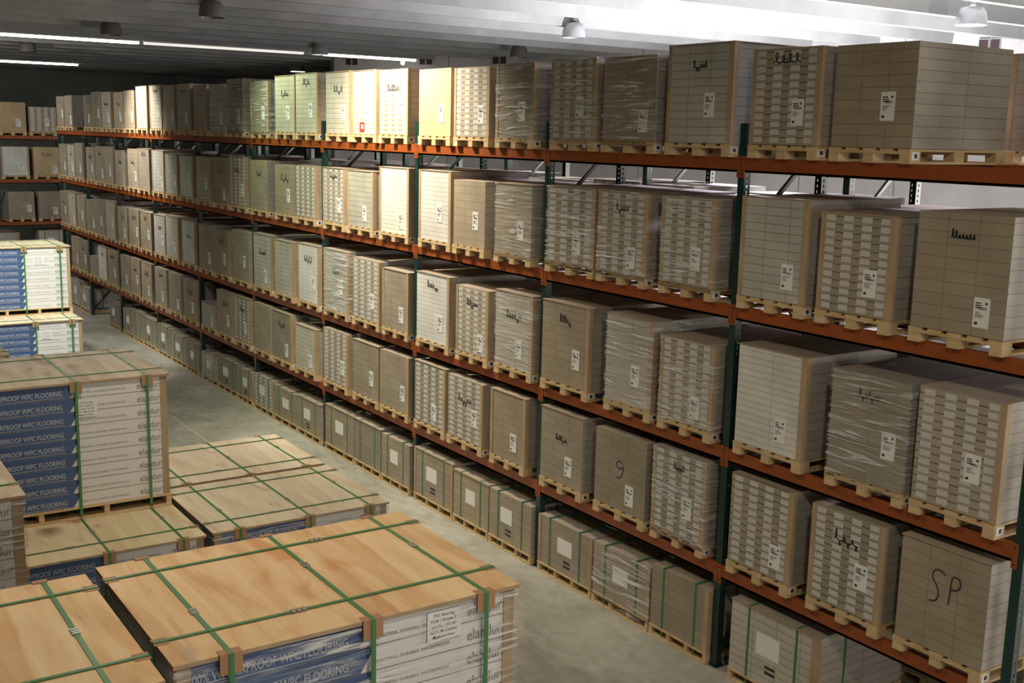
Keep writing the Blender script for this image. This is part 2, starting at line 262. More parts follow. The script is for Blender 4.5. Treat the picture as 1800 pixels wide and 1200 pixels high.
# loads in the front rack: (bay, place, number in bay, centre y, width, height, look)
LOADS = {
 4: [(0, 0, 2, 1.49, 0.74, 0.87, 'K'),(0, 1, 2, 2.365, 0.73, 0.88, 'W'),(1, 0, 3, 3.37, 0.82, 0.96, 'G'),
     (1, 1, 3, 4.335, 0.77, 0.9, 'Kw'),(1, 2, 3, 5.22, 0.74, 0.91, 'Ww'),(2, 0, 3, 6.275, 0.73, 0.91, 'Kw'),
     (2, 1, 3, 7.17, 0.76, 0.9, 'W'),(2, 2, 3, 8.025, 0.77, 0.91, 'P'),(3, 0, 3, 9.095, 0.79, 0.94, 'W'),
     (3, 1, 3, 9.945, 0.75, 0.95, 'G'),(3, 2, 3, 10.755, 0.81, 0.96, 'G'),(4, 0, 3, 11.85, 0.8, 0.97, 'G'),
     (4, 1, 3, 12.675, 0.79, 0.96, 'G'),(4, 2, 3, 13.74, 0.76, 0.9, 'Kw'),(5, 0, 3, 14.84, 0.76, 0.97, 'Kw'),
     (5, 1, 3, 15.75, 0.76, 0.9, 'Gw'),(5, 2, 3, 16.67, 0.76, 0.92, 'K'),(6, 0, 3, 17.625, 0.79, 0.95, 'Gw'),
     (6, 1, 3, 18.53, 0.76, 0.94, 'G'),(6, 2, 3, 19.4, 0.8, 0.97, 'G'),(7, 0, 3, 20.4, 0.8, 0.97, 'G'),
     (7, 1, 3, 21.335, 0.8, 0.9, 'K'),(7, 2, 3, 22.21, 0.8, 0.88, 'K'),(8, 0, 3, 23.25, 0.8, 0.9, 'Gw'),
     (8, 1, 3, 24.16, 0.8, 0.93, 'Kw'),(8, 2, 3, 25.005, 0.76, 0.87, 'Kw'),(9, 0, 2, 26.99, 0.8, 0.89, 'Kw'),
     (9, 1, 2, 27.92, 0.8, 0.88, 'Kw')],
 3: [(0, 0, 3, 0.625, 0.75, 0.95, 'K'),(0, 1, 3, 1.54, 0.7, 0.88, 'W'),(0, 2, 3, 2.395, 0.73, 0.95, 'G'),
     (1, 0, 3, 3.43, 0.7, 0.9, 'Ww'),(1, 1, 3, 4.36, 0.74, 0.9, 'Ww'),(1, 2, 3, 5.205, 0.82, 0.9, 'Ww'),
     (2, 0, 3, 6.26, 0.72, 0.88, 'Kw'),(2, 1, 3, 7.19, 0.7, 0.88, 'K'),(2, 2, 3, 8.0, 0.78, 0.96, 'G'),
     (3, 0, 3, 9.065, 0.81, 0.96, 'G'),(3, 1, 3, 10.065, 0.81, 0.88, 'G'),(3, 2, 3, 10.915, 0.73, 0.89, 'W'),
     (4, 0, 3, 11.915, 0.76, 0.89, 'W'),(4, 1, 3, 12.725, 0.8, 0.87, 'K'),(4, 2, 3, 13.81, 0.76, 0.91, 'K'),
     (5, 0, 3, 14.795, 0.8, 0.94, 'W'),(5, 1, 3, 15.66, 0.8, 0.9, 'K'),(5, 2, 3, 16.585, 0.79, 0.89, 'G'),
     (6, 0, 3, 17.58, 0.8, 0.88, 'G'),(6, 1, 3, 18.495, 0.77, 0.89, 'G'),(6, 2, 3, 19.39, 0.8, 0.94, 'G'),
     (7, 0, 3, 20.395, 0.79, 0.95, 'K'),(7, 1, 3, 21.22, 0.8, 0.93, 'K'),(7, 2, 3, 22.25, 0.8, 0.87, 'K'),
     (8, 0, 3, 23.23, 0.76, 0.93, 'K'),(8, 1, 3, 24.035, 0.79, 0.93, 'K'),(8, 2, 3, 24.925, 0.8, 0.89, 'K'),
     (9, 0, 3, 26.085, 0.77, 0.97, 'K'),(9, 1, 3, 26.93, 0.8, 0.9, 'Gw'),(9, 2, 3, 27.865, 0.79, 0.92, 'Kw')],
 2: [(0, 0, 3, 0.515, 0.7, 0.97, 'W'),(0, 1, 3, 1.305, 0.73, 0.95, 'Kw'),(0, 2, 3, 2.32, 0.76, 0.97, 'G'),
     (1, 0, 3, 3.355, 0.71, 0.89, 'Ww'),(1, 1, 3, 4.18, 0.7, 0.98, 'Gw'),(1, 2, 3, 5.23, 0.82, 0.97, 'K'),
     (2, 0, 3, 6.2, 0.74, 0.96, 'Gw'),(2, 1, 3, 7.085, 0.71, 0.91, 'W'),(2, 2, 3, 8.025, 0.81, 0.96, 'G'),
     (3, 0, 3, 9.02, 0.72, 0.9, 'K'),(3, 1, 3, 9.89, 0.82, 0.96, 'W'),(3, 2, 3, 10.86, 0.82, 0.99, 'Gw'),
     (4, 0, 3, 11.845, 0.79, 0.98, 'G'),(4, 1, 3, 12.805, 0.77, 0.95, 'G'),(4, 2, 3, 13.71, 0.8, 0.98, 'G'),
     (5, 0, 3, 14.74, 0.8, 0.96, 'K'),(5, 1, 3, 15.69, 0.8, 0.9, 'K'),(5, 2, 3, 16.555, 0.76, 0.93, 'K'),
     (6, 0, 3, 17.555, 0.8, 0.92, 'G'),(6, 1, 3, 18.57, 0.8, 0.93, 'G'),(6, 2, 3, 19.415, 0.76, 0.9, 'G'),
     (7, 0, 3, 20.4, 0.8, 0.89, 'K'),(7, 1, 3, 21.305, 0.8, 0.9, 'K'),(7, 2, 3, 22.22, 0.76, 0.89, 'K'),
     (8, 0, 3, 23.255, 0.8, 0.95, 'Gw'),(8, 1, 3, 24.215, 0.8, 0.91, 'Kw'),(8, 2, 3, 25.065, 0.79, 0.88, 'Kw'),
     (9, 0, 3, 26.11, 0.8, 0.93, 'Kw'),(9, 1, 3, 27.06, 0.8, 0.94, 'Gw'),(9, 2, 3, 27.97, 0.8, 0.95, 'Kw')],
 1: [(0, 0, 3, 0.53, 0.74, 0.91, 'K'),(0, 1, 3, 1.415, 0.71, 0.91, 'W'),(0, 2, 3, 2.34, 0.72, 0.92, 'W'),
     (1, 0, 3, 3.38, 0.72, 0.92, 'Ww'),(1, 1, 3, 4.245, 0.79, 0.89, 'K'),(1, 2, 3, 5.235, 0.75, 0.9, 'K'),
     (2, 0, 3, 6.275, 0.71, 0.89, 'K'),(2, 1, 3, 7.22, 0.8, 0.88, 'W'),(2, 2, 3, 8.08, 0.78, 0.9, 'W'),
     (3, 0, 3, 9.035, 0.79, 0.88, 'K'),(3, 1, 3, 9.895, 0.79, 0.88, 'K'),(3, 2, 3, 10.885, 0.82, 0.9, 'W'),
     (4, 0, 3, 11.98, 0.8, 0.79, 'G'),(4, 1, 3, 12.92, 0.8, 0.88, 'K'),(4, 2, 3, 13.785, 0.76, 0.9, 'K'),
     (5, 0, 3, 14.71, 0.8, 0.89, 'W'),(5, 1, 3, 15.6, 0.78, 0.88, 'K'),(5, 2, 3, 16.48, 0.8, 0.54, 'G'),
     (6, 0, 3, 17.55, 0.8, 0.87, 'K'),(6, 1, 3, 18.51, 0.78, 0.89, 'K'),(6, 2, 3, 19.455, 0.8, 0.89, 'K'),
     (7, 0, 3, 20.48, 0.76, 0.89, 'K'),(7, 1, 3, 21.35, 0.76, 0.9, 'K'),(7, 2, 3, 22.165, 0.76, 0.88, 'K'),
     (8, 0, 3, 23.25, 0.8, 0.89, 'K'),(8, 1, 3, 24.155, 0.8, 0.9, 'G'),(8, 2, 3, 25.03, 0.78, 0.56, 'K'),
     (9, 0, 2, 26.1, 0.8, 0.87, 'Kw'),(9, 1, 2, 26.93, 0.8, 0.9, 'Kw')],
 0: [(0, 0, 1, 2.115, 0.98, 0.76, 'Gs'),(1, 0, 3, 3.295, 0.79, 0.72, 'Ks'),(1, 1, 3, 4.165, 0.89, 0.66, 'Kws'),
     (1, 2, 3, 5.12, 0.96, 0.66, 'Ks'),(2, 0, 3, 6.185, 0.87, 0.68, 'Ks'),(2, 1, 3, 7.05, 0.8, 0.68, 'Ks'),
     (2, 2, 3, 7.97, 0.98, 0.72, 'Ks'),(3, 0, 3, 9.0, 0.8, 0.69, 'Ks'),(3, 1, 3, 9.84, 0.82, 0.71, 'Ks'),
     (3, 2, 3, 10.77, 0.98, 0.71, 'Ks'),(4, 0, 3, 11.885, 0.87, 0.63, 'Ks'),(4, 1, 3, 12.83, 0.96, 0.61, 'Ks'),
     (4, 2, 3, 13.765, 0.85, 0.64, 'Ws'),(5, 0, 3, 14.66, 0.72, 0.61, 'Ks'),(5, 1, 3, 15.54, 0.98, 0.62, 'Ks'),
     (5, 2, 3, 16.505, 0.89, 0.56, 'Kws'),(6, 0, 3, 17.5, 0.7, 0.59, 'Ks'),(6, 1, 3, 18.37, 0.98, 0.61, 'Ks'),
     (6, 2, 3, 19.345, 0.91, 0.67, 'Ks'),(7, 0, 3, 20.44, 0.88, 0.67, 'Ks'),(7, 1, 3, 21.265, 0.71, 0.69, 'Ks'),
     (7, 2, 3, 22.07, 0.84, 0.64, 'Ks'),(8, 0, 1, 23.275, 0.85, 0.64, 'Ks'),(9, 0, 2, 26.14, 0.88, 0.63, 'Gs'),
     (9, 1, 2, 27.1, 0.98, 0.74, 'Gs')],
}

# ---------------------------------------------------------------- the hall
b = MB(); b.box((-22, -14, -.2), (18, 47, 0), 'concrete_floor'); struct(b.build('floor'))
b = MB()
b.box((-1.47, 6.0, 0), (-1.455, 30.5, .003), 'floor_joint'); b.box((-9.0, 12.0, 0), (-.2, 12.012, .003), 'floor_joint'); b.box((-9, 24.0, 0), (-.2, 24.012, .003), 'floor_joint')
struct(b.build('trim_1'))
b = MB(); b.box((-22, -14, 7.30), (18, 47, 7.5), 'concrete_ceiling')
y = -14.21
while y < 46.5:   # concrete tees: tapering stems across the hall
    b.prism([(y - .075, 6.98), (y + .075, 6.98), (y + .115, 7.30), (y - .115, 7.30)], 'x', -22, 18, 'concrete_ceiling'); y += 1.63
struct(b.build('ceiling'))
b = MB(); b.box((-22, 46, 0), (18, 46.3, 7.3), 'dark_wall'); struct(b.build('wall_back'))
b = MB(); b.box((-22.3, -14, 0), (-22, 47, 7.3), 'dark_wall'); struct(b.build('wall_left'))
b = MB(); b.box((-22, -14.3, 0), (18, -14, 7.3), 'concrete_wall'); struct(b.build('wall_front'))
RW = [(16.2, -14), (15.5, 10.5), (12.0, 24.0), (8.65, 29.6)]
def wallprism(b, p, q, z0, z1, off, th, mt, s0=0, s1=1):
    d = Vector((q[0] - p[0], q[1] - p[1])); l = d.length; d.normalize(); n = Vector((-d.y, d.x)) * -1
    if n.x < 0: n = -n
    a = Vector(p) + d * l * s0 + n * off; c = Vector(p) + d * l * s1 + n * off
    pl = [tuple(a), tuple(c), tuple(c + n * th), tuple(a + n * th)]
    b.prism(pl, 'z', z0, z1, mt)
b = MB()
for p, q in zip(RW, RW[1:]):
    wallprism(b, p, q, 0, 7.3, 0, .25, 'concrete_wall')
    l = math.hypot(q[0] - p[0], q[1] - p[1]); n = int(l / 2.4)
    for k in range(1, n): wallprism(b, p, q, 0, 7.29, -.006, .008, 'wall_seam', (k * 2.4 - .01) / l, (k * 2.4 + .01) / l)
struct(b.build('wall_right'))
b = MB(); b.box((8.66, 29.6, 0), (15, 29.9, 7.3), 'dark_wall'); b.box((15, 29.6, 0), (15.3, 46, 7.3), 'dark_wall'); struct(b.build('wall_inner'))
# paired square vents high in the right-hand wall
vn = [(9.01, 29.0, 'farthest from the camera'), (10.38, 26.71, 'in the middle of the far three'), (11.66, 24.57, 'nearest of the far three'), (15.37, 11.0, 'above the near end of the racks')]
for x, yv, wh in vn:
    r = empty('wall_vent', (x, yv, 6.72))
    best = min(zip(RW, RW[1:]), key=lambda s: abs((s[1][0] - s[0][0]) * (yv - s[0][1]) - (s[1][1] - s[0][1]) * (x - s[0][0])) / math.hypot(s[1][0] - s[0][0], s[1][1] - s[0][1]) + (0 if min(s[0][1], s[1][1]) <= yv <= max(s[0][1], s[1][1]) else 9))
    (px, py), (qx, qy) = best; t = (yv - py) / (qy - py); xx = px + t * (qx - px); r.location = (xx - .03, yv, 6.93); r.rotation_euler[2] = math.atan2(qy - py, qx - px) - math.pi / 2
    b = MB()
    for s in (-1, 1): b.box((-.01, s * .12 - .10, -.10), (.02, s * .12 + .10, .10), 'vent_dark')
    b.build('opening', r)
    b = MB()
    for s in (-1, 1):
        y0, y1 = s * .12 - .11, s * .12 + .11
        for a, c in (((-.02, y0, -.11), (.02, y1, -.10)), ((-.02, y0, .10), (.02, y1, .11)), ((-.02, y0, -.10), (.02, y0 + .01, .10)), ((-.02, y1 - .01, -.10), (.02, y1, .10))): b.box(a, c, 'vent_frame')
    b.build('vent_frame', r); tag(r, 'pair of square dark vents under the ceiling, ' + wh, 'vent', 'wall vents')

# ---------------------------------------------------------------- ceiling lamps
def dome(x, y, z, r, label, shade, lit, drop=.18):
    t = empty('dome_lamp', (x, y, z)); b = MB()
    pr = [(.10 * r / .24, .30), (.16 * r / .24, .285), (.205 * r / .24, .22), (.232 * r / .24, .12), (r, 0)]
    b.lathe(pr, shade, 28); b.lathe([(a - .006, c) for a, c in pr][::-1], 'lamp_lit' if lit == 2 else shade, 28); b.build('lamp_shade', t, smooth=True)
    b = MB(); b.lathe([(0, .44), (.055, .44), (.06, .30), (0, .30)], 'lamp_metal', 16); b.build('lamp_housing', t, smooth=True)
    b = MB(); k = (y + 14.21) / 1.63; k = abs(k - round(k)) * 1.63; b.lathe([(0, .43), (.012, .43), (.012, (7.30 if k > .09 else 6.98) - z), (0, (7.30 if k > .09 else 6.98) - z)], 'lamp_metal', 8); b.build('hanger', t)
    b = MB(); b.lathe([(0, .05), (r - .02, .045), (r - .02, .035), (0, .03)], 'lamp_lit' if lit else 'lamp_shade_grey', 28); b.build('lens', t, smooth=True)
    tag(t, label, 'ceiling lamp', 'dome lamps under the ceiling')
dome(.21, 16.64, 6.76, .24, 'dark dome ceiling lamp with a shiny rim, top centre-left', 'lamp_shade_dark', 0)
dome(-.04, 22.6, 6.78, .24, 'dim dome lamp touching the long bright ceiling strip at left', 'lamp_shade_dark', 0)
dome(-.22, 30.8, 6.78, .24, 'dim dome lamp between the two bright strips at far left', 'lamp_shade_dark', 0)
dome(5.96, 24.7, 6.78, .22, 'shiny dome lamp breaking the long bright ceiling strip', 'lamp_shade_grey', 1)
dome(9.9, 21.0, 6.78, .24, 'dark grey dome lamp at the right end of the bright strip', 'lamp_shade_dark', 0)
dome(7.2, 15.0, 6.76, .24, 'grey dome lamp under the brightly lit ceiling, centre', 'lamp_shade_grey', 0)
dome(10.2, 7.9, 6.76, .26, 'pale dome lamp with a glowing rim, rightmost on the ceiling', 'lamp_shade_grey', 1)
dome(9.3, 34.0, 6.80, .26, 'far dome lamp glowing white over the green-lit pallets', 'lamp_shade_dark', 2)
# glowing boxes under the stems stand in for bright ceiling streaks, no lamps
YS1 = -14.21 + 1.63 * 25; YS2 = -14.21 + 1.63 * 33
def strip(x0, x1, y, lab, mt='strip_glow', e=.075):
    t = empty('glow_strip', ((x0 + x1) / 2, y, 6.978)); h = (x1 - x0) / 2
    b = MB(); b.box((-h, -.09, -.03), (h, .09, 0), 'lamp_metal'); b.build('strip_backing', t)
    b = MB(); b.box((-h + .02, -e, -.09), (h - .02, e, -.03), mt); b.build('glow_box', t, bevel=.015); tag(t, lab, 'strip light', 'glowing strips')
strip(-9.0, 1.7, YS1, 'long glaring white ceiling strip at the upper left')
strip(1.8, 6.3, YS1, 'dimmer stretch in the middle of the long ceiling strip', 'strip_glow_dim', .055)
strip(6.9, 9.9, YS1, 'right-hand glaring stretch of the ceiling strip above pallets')
strip(-6.0, 3.2, YS2, 'short farther white ceiling strip at the far left')

# bare bulb hanging below the strip
t = empty('bare_bulb', (8.63, 25.0, 6.66)); q = MB(); q.lathe([(0, 0), (.04, .01), (.065, .055), (.05, .11), (.025, .14), (.025, .19), (0, .19)], 'lamp_lit', 16); q.build('bulb', t, smooth=True)
q = MB(); q.lathe([(0, .185), (.008, .185), (.008, .64), (0, .64)], 'lamp_metal', 8); q.build('cord', t); tag(t, 'bare bulb hanging under the right end of the bright ceiling strip', 'light bulb')

# ---------------------------------------------------------------- pallet racks
ZL = [0, .988, 2.083, 3.363, 4.634]; BAY = 2.85; BD = .124
def post(b, x, y, h, face, holes):
    """open channel upright, web towards `face` (-1 front, +1 back) with slotted flanges"""
    x0, x1 = (x, x + .075); w = .038; t = .003
    if face < 0: b.box((x0, y - w, 0), (x0 + t, y + w, h), 'rack_green')
    else: b.box((x1 - t, y - w, 0), (x1, y + w, h), 'rack_green')
    for s in (-1, 1):
        ya, yb = sorted((y + s * w, y + s * (w - t)))
        if not holes: b.box((x0, ya, 0), (x1, yb, h), 'rack_green'); continue
        b.box((x0 + t, ya, 0), (x0 + .028, yb, h), 'rack_green'); b.box((x0 + .044, ya, 0), (x1 - t, yb, h), 'rack_green')
        z = 0
        while z < h: b.box((x0 + .028, ya, z), (x0 + .044, yb, min(z + .024, h)), 'rack_green'); z += .05
    b.box((x0 - .02, y - .06, 0), (x1 + .02, y + .06, .008), 'rack_green')
def rack(x0, n, label, near, depth=1.04, levels=ZL[1:], ht=4.92, rz=None, org=None, holes=4):
    root = empty('pallet_rack', (x0, 0, 0))
    for i in range(n + 1):
        y = i * BAY; b = MB(); hl = i < holes
        post(b, 0, y, ht, -1, hl); post(b, depth - .075, y, ht, 1, hl); fr = b.build('upright_frame', root)
        b = MB(); z = .15; s = 0; xs = (.075, depth - .075)
        b.box((xs[0], y - .015, .13), (xs[1], y + .015, .16), 'rack_green')
        while z + .95 < ht + .1:
            z2 = min(z + .95, ht - .15); b.bar((xs[s], y, z), (xs[1 - s], y, z2), .032, 'rack_green'); s = 1 - s; z = z2
            if z2 >= ht - .15: break
        b.box((xs[0], y - .015, ht - .17), (xs[1], y + .015, ht - .14), 'rack_green'); b.build('bracing', fr)
    for i in range(n):
        for z in levels:
            for xf in (0, 1):
                xa, xb = ((-.004, .046) if xf == 0 else (depth - .046, depth + .004)); ya, yb = i * BAY + .04, (i + 1) * BAY - .04; b = MB()
                b.box((xa, ya, z - BD), (xb, yb, z), 'rack_orange')
                b.box((xa - .0, ya, z - BD), (xb, yb, z - BD + .02), 'rack_orange')
                xo = xa - .006 if xf == 0 else xb - .004
                for e in ((ya - .036, ya + .006), (yb - .006, yb + .036)):
                    b.box((xo, e[0], z - .17), (xo + .01, e[1], z + .012), 'rack_orange')
                    for zz in (z - .02, z - .14): b.box((xo - .002, (e[0] + e[1]) / 2 - .006, zz - .006), (xo + .012, (e[0] + e[1]) / 2 + .006, zz + .006), 'rack_hole')
                b.build('beam', root)
    tag(root, label, 'pallet rack', 'pallet racks'); return root
rack(0, 10, 'long green and orange pallet rack facing the main aisle, nearest of the racks', True)
rack(1.35, 10, 'green and orange pallet rack standing back to back behind the long one', False, holes=3)
far = rack(0, 1, 'orange-beamed rack across the far end of the aisle, at left', False, levels=[.80, 1.92, 3.17, 4.44], ht=4.75, holes=0)
far.location = (.85, 31.95, 0); far.rotation_euler[2] = math.pi / 2

# ---------------------------------------------------------------- pallet loads
def pallet_mesh(w, d, floor=False):
    b = MB(); x0, x1 = 0, d
    bw = .11 if w < .9 else .12; n = 5 if w < .9 else 6
    if floor:     # boards run across, four stringers along the depth
        k = 8
        for i in range(k):
            c = x0 + (d - .1) * i / (k - 1); b.box((c, -w / 2, .092), (c + .1, w / 2, .110), 'pallet_wood')
        for i in range(4):
            c = -w / 2 + .02 + (w - .04) * i / 3; b.box((.004, c - .02, .018), (d - .004, c + .02, .092), 'pallet_wood')
        for c in (0, d / 2 - .05, d - .1): b.box((c, -w / 2, 0), (c + .1, w / 2, .018), 'pallet_wood')
        return b
    for i in range(n):
        c = -w / 2 + (w - bw) * i / (n - 1); b.box((x0, c, .090), (x1, c + bw, .108), 'pallet_wood')
    for c in (x0, x0 + d / 2 - .06, x1 - .12): b.box((c, -w / 2, .070), (c + .12, w / 2, .090), 'pallet_wood')
    for i in range(3):
        yy = -w / 2 + (w - .095) * i / 2
        for c in (x0, x0 + d / 2 - .06, x1 - .12): b.box((c + .002, yy + .001, .018), (c + .12, yy + .094, .070), 'pallet_wood')
        b.box((x0, yy, 0), (x1, yy + .095, .018), 'pallet_wood')
    return b
ORD = ['first', 'second', 'third', 'fourth', 'fifth', 'sixth', 'seventh', 'eighth', 'ninth', 'tenth']
LEV = ['floor level', 'lowest shelf', 'second shelf up', 'third shelf up', 'top shelf']
LOOK = {'K': 'brown carton load', 'G': 'grey carton load', 'W': 'white-labelled carton load', 'P': 'plain kraft carton load'}
def scribble(b, rnd, w, z, x, sc):
    """a quick cursive word in marker"""
    n = rnd.randint(4, 7); pts = []; px = -sc * .5; s = sc / n
    for i in range(n):
        hh = min(.085, max(-.04, s * (2.2 if i == 0 else rnd.choice([.8, 1.0, 1.0, 1.9, -1.0]))))
        for k in range(9):
            t = k / 8 * 2 * math.pi; pts.append((px + s * (k / 8) + .38 * s * math.sin(t), hh * .5 * (1 - math.cos(t)) + .12 * s * math.sin(3 * t + i)))
        px += s
    stroke(b, pts, .0115, 'marker', (x, 0, z), (0, -1, 0), (0, 0, 1))
def label_sheet(b, x, yc, zc, w, h, rnd):
    """white printed sheet on a face looking to -x"""
    b.box((x - .003, yc - w / 2, zc - h / 2), (x, yc + w / 2, zc + h / 2), 'label_white'); X = x - .0036
    def bar(u0, v0, u1, v1): b.face([(X, yc + w / 2 - u0 * w, zc - h / 2 + v0 * h), (X, yc + w / 2 - u1 * w, zc - h / 2 + v0 * h), (X, yc + w / 2 - u1 * w, zc - h / 2 + v1 * h), (X, yc + w / 2 - u0 * w, zc - h / 2 + v1 * h)], 'print_black')
    for i in range(3): bar(.12, .80 - i * .075, rnd.uniform(.4, .62), .84 - i * .075)
    for i in range(4): bar(.14, .50 - i * .05, rnd.uniform(.35, .8), .52 - i * .05)
    bar(.72, .78, .86, .86); bar(.12, .10, .32, .19)
    u = .3
    while u < .85: s = rnd.uniform(.01, .03); bar(u, .60, u + s, .70); u += s + rnd.uniform(.015, .03)
def load(x, yc, z, w, h, ty, seed, label, group, depth=1.15, floor=False, detail=2, scrib=None, tagpos=1):
    rnd = random.Random(seed); kind = ty[0]; wr = 'w' in ty; strap = 's' in ty
    root = empty('pallet_load', (x, yc, z)); p = pallet_mesh(w + .01, depth + .01, floor).build('pallet', root); zb = .11
    base = {'K': 'kraft_cartons', 'G': 'grey_cartons', 'W': 'carton_ends', 'P': 'plain_kraft'}[kind]
    if kind == 'G' and rnd.random() < .3 and not wr: base = 'white_cartons'
    if wr: base += '_wrapped'
    side = 'side_cartons' if kind != 'P' else 'plain_kraft'
    b = MB(); x0 = .012; b.box((x0, -w / 2, zb), (x0 + depth - .02, w / 2, h), side, {'-x': base, '+z': 'top_sheet', '-z': 'pallet_wood'})
    if kind == 'W':
        rows = max(3, int((h - zb - .02) / .062)); cols = 4; ph = (h - zb - .02) / rows; pw = w / cols
        for r in range(rows):
            for c in range(cols):
                yy = w / 2 - (c + .5) * pw; zz = zb + .012 + (r + .5) * ph; lw = pw * .27; lh = ph * .34
                b.face([(x0 - .0015, yy + lw, zz - lh), (x0 - .0015, yy - lw, zz - lh), (x0 - .0015, yy - lw, zz + lh), (x0 - .0015, yy + lw, zz + lh)], 'end_label')
    c = b.build('cartons', root)
    if detail < 1: return tag(root, label, 'pallet of cartons', group)
    if kind in 'GW' and not strap or rnd.random() < .3:
        b = MB(); b.prism([(x0 - .006, -w / 2 - .006), (x0 + .05, -w / 2 - .006), (x0 + .05, -w / 2), (x0, -w / 2), (x0, -w / 2 + .05), (x0 - .006, -w / 2 + .05)], 'z', zb, h, 'corner_kraft'); b.build('corner_board', root)
        if rnd.random() < .6: b = MB(); b.box((x0 - .006, w / 2 - .045, zb), (x0, w / 2 + .004, h), 'corner_kraft'); b.build('corner_board', root)
    if kind == 'G' or rnd.random() < .35:
        b = MB(); b.box((x0 - .008, -w / 2 - .008, h), (x0 + depth - .01, w / 2 + .008, h + .008), 'top_sheet', {'-x': 'corner_kraft'}); b.build('top_sheet', root)
    if strap:
        for yy in (w * .28, -w * .28):
            b = MB(); b.box((x0 - .004, yy - .011, .03), (x0, yy + .011, h + .004), 'strap_dark_green'); b.box((x0 - .004, yy - .011, h), (x0 + depth - .02, yy + .011, h + .012), 'strap_dark_green'); b.build('strap', root)
        b = MB(); b.box((x0 + depth * .3, -w / 2 - .004, h), (x0 + depth * .3 + .022, w / 2 + .004, h + .014), 'strap_dark_green'); b.box((x0 + depth * .3, -w / 2 - .004, .05), (x0 + depth * .3 + .022, -w / 2, h + .014), 'strap_dark_green'); b.build('strap', root)
        if rnd.random() < .85:
            b = MB(); label_w, label_h = w * .27, h * .26; yc2 = rnd.uniform(-.02, .1) * w; b.box((x0 - .003, yc2 - label_w / 2, h * .62 - label_h / 2), (x0, yc2 + label_w / 2, h * .62 + label_h / 2), 'label_white')
            if rnd.random() < .6:
                for i in range(2): b.box((x0 - .002, yc2 - .10, h * .36 - i * .05), (x0, yc2 + .02, h * .36 + .025 - i * .05), 'print_black')
            b.build('shipping_label', root)
    elif rnd.random() < .86:
        b = MB(); label_sheet(b, x0 - .001, -w * rnd.uniform(.14, .30), zb + (h - zb) * rnd.uniform(.20, .42), .125, .21, rnd); b.build('shipping_label', root)
    if scrib: scrib(root, x0, w, h)
    elif rnd.random() < .5 and not strap:
        b = MB(); scribble(b, rnd, w, zb + (h - zb) * rnd.uniform(.6, .86), x0 - .004, w * rnd.uniform(.2, .42)); b.build('marker_writing', root)
    if tagpos and not floor and rnd.random() < .75:
        b = MB(); yy = -w / 2 - .008; b.box((.02, yy, .030), (.10, yy + .004, .088), 'label_white'); b.box((.045, yy - .001, .042), (.08, yy, .074), 'print_black')
        b.build('pallet_tag', root)
    if wr and detail > 1:
        b = MB(); X = x0 - .012; Y0, Y1 = w / 2 + .008, -w / 2 - .012; n = 6
        b.face([(X, Y0, .06), (X, Y1, .06), (X, Y1, h + .006), (X, Y0, h + .006)], 'stretch_film', [(0, 0), (w, 0), (w, h), (0, h)])
        b.face([(X, Y1, .06), (x0 + depth, Y1, .06), (x0 + depth, Y1, h + .006), (X, Y1, h + .006)], 'stretch_film', [(w, 0), (w + depth, 0), (w + depth, h), (w, h)])
        off = rnd.uniform(0, 9); b.uv = [(u + off, v + off * 2) for u, v in b.uv]
        b.build('stretch_wrap', root)
    return tag(root, label, 'pallet of cartons', group)
PLACE = {3: ['right-hand of three', 'middle of three', 'left-hand of three'], 2: ['right-hand of two', 'left-hand of two'], 1: ['the only load']}
def smooth_line(p):
    for _ in range(2):
        r = [p[0]]
        for a, c in zip(p, p[1:]): r += [(a[0] * .75 + c[0] * .25, a[1] * .75 + c[1] * .25), (a[0] * .25 + c[0] * .75, a[1] * .25 + c[1] * .75)]
        p = r + [p[-1]]
    return p
def sp_mark(root, x0, w, h):
    b = MB(); s = [(.10, .17), (.05, .20), (.0, .18), (-.01, .12), (.03, .08), (.06, .02), (.04, -.05), (-.02, -.06)]; p = [(.14, -.04), (.15, .05), (.15, .18), (.21, .185), (.235, .14), (.21, .09), (.15, .075)]
    for q in (s, p): stroke(b, smooth_line([(a - .08, c) for a, c in q]), .012, 'marker', (x0 - .003, 0, h * .60), (0, -1, 0), (0, 0, 1))
    b.build('marker_writing', root)
def nine_mark(root, x0, w, h):
    b = MB(); stroke(b, smooth_line([(.05, .06), (0, .09), (-.05, .06), (-.04, .01), (.02, 0), (.06, .05), (.05, -.04), (.0, -.10), (-.05, -.09)]), .012, 'marker', (x0 - .003, 0, h * .60), (0, -1, 0), (0, 0, 1)); b.build('marker_writing', root)
def red_sticker(root, x0, w, h):
    b = MB(); b.box((x0 - .004, -.02, .14), (x0, .12, .27), 'red_tag'); b.box((x0 - .006, .01, .18), (x0 - .004, .07, .24), 'label_white'); b.build('red_sticker', root)
SPECIAL = {(1, 0, 0): sp_mark, (1, 1, 1): nine_mark, (4, 3, 1): red_sticker}
sd = 0
for lv in sorted(LOADS):
    for bay, i, n, yc, wd, h, ty in LOADS[lv]:
        sd += 1; look = LOOK[ty[0]]
        if 'w' in ty: look = 'film-wrapped ' + look
        if 's' in ty: look = look.replace('carton load', 'cartons strapped in green')
        if (lv, bay, i) == (1, 0, 0): look = 'brown cartons marked SP'
        if (lv, bay, i) == (4, 3, 1): look = 'grey carton load with red sticker'
        lab = f'{look}, {LEV[lv]}, {ORD[bay]} bay from right, {PLACE[n][i]}'
        load(-.06, yc, ZL[lv] + .0005, wd, h, ty, sd * 7, lab, 'pallet loads on the ' + LEV[lv] if lv else 'strapped pallet loads on the floor', floor=lv == 0,
             detail=2 if bay < 6 else 1, scrib=SPECIAL.get((lv, bay, i)), depth=1.15)
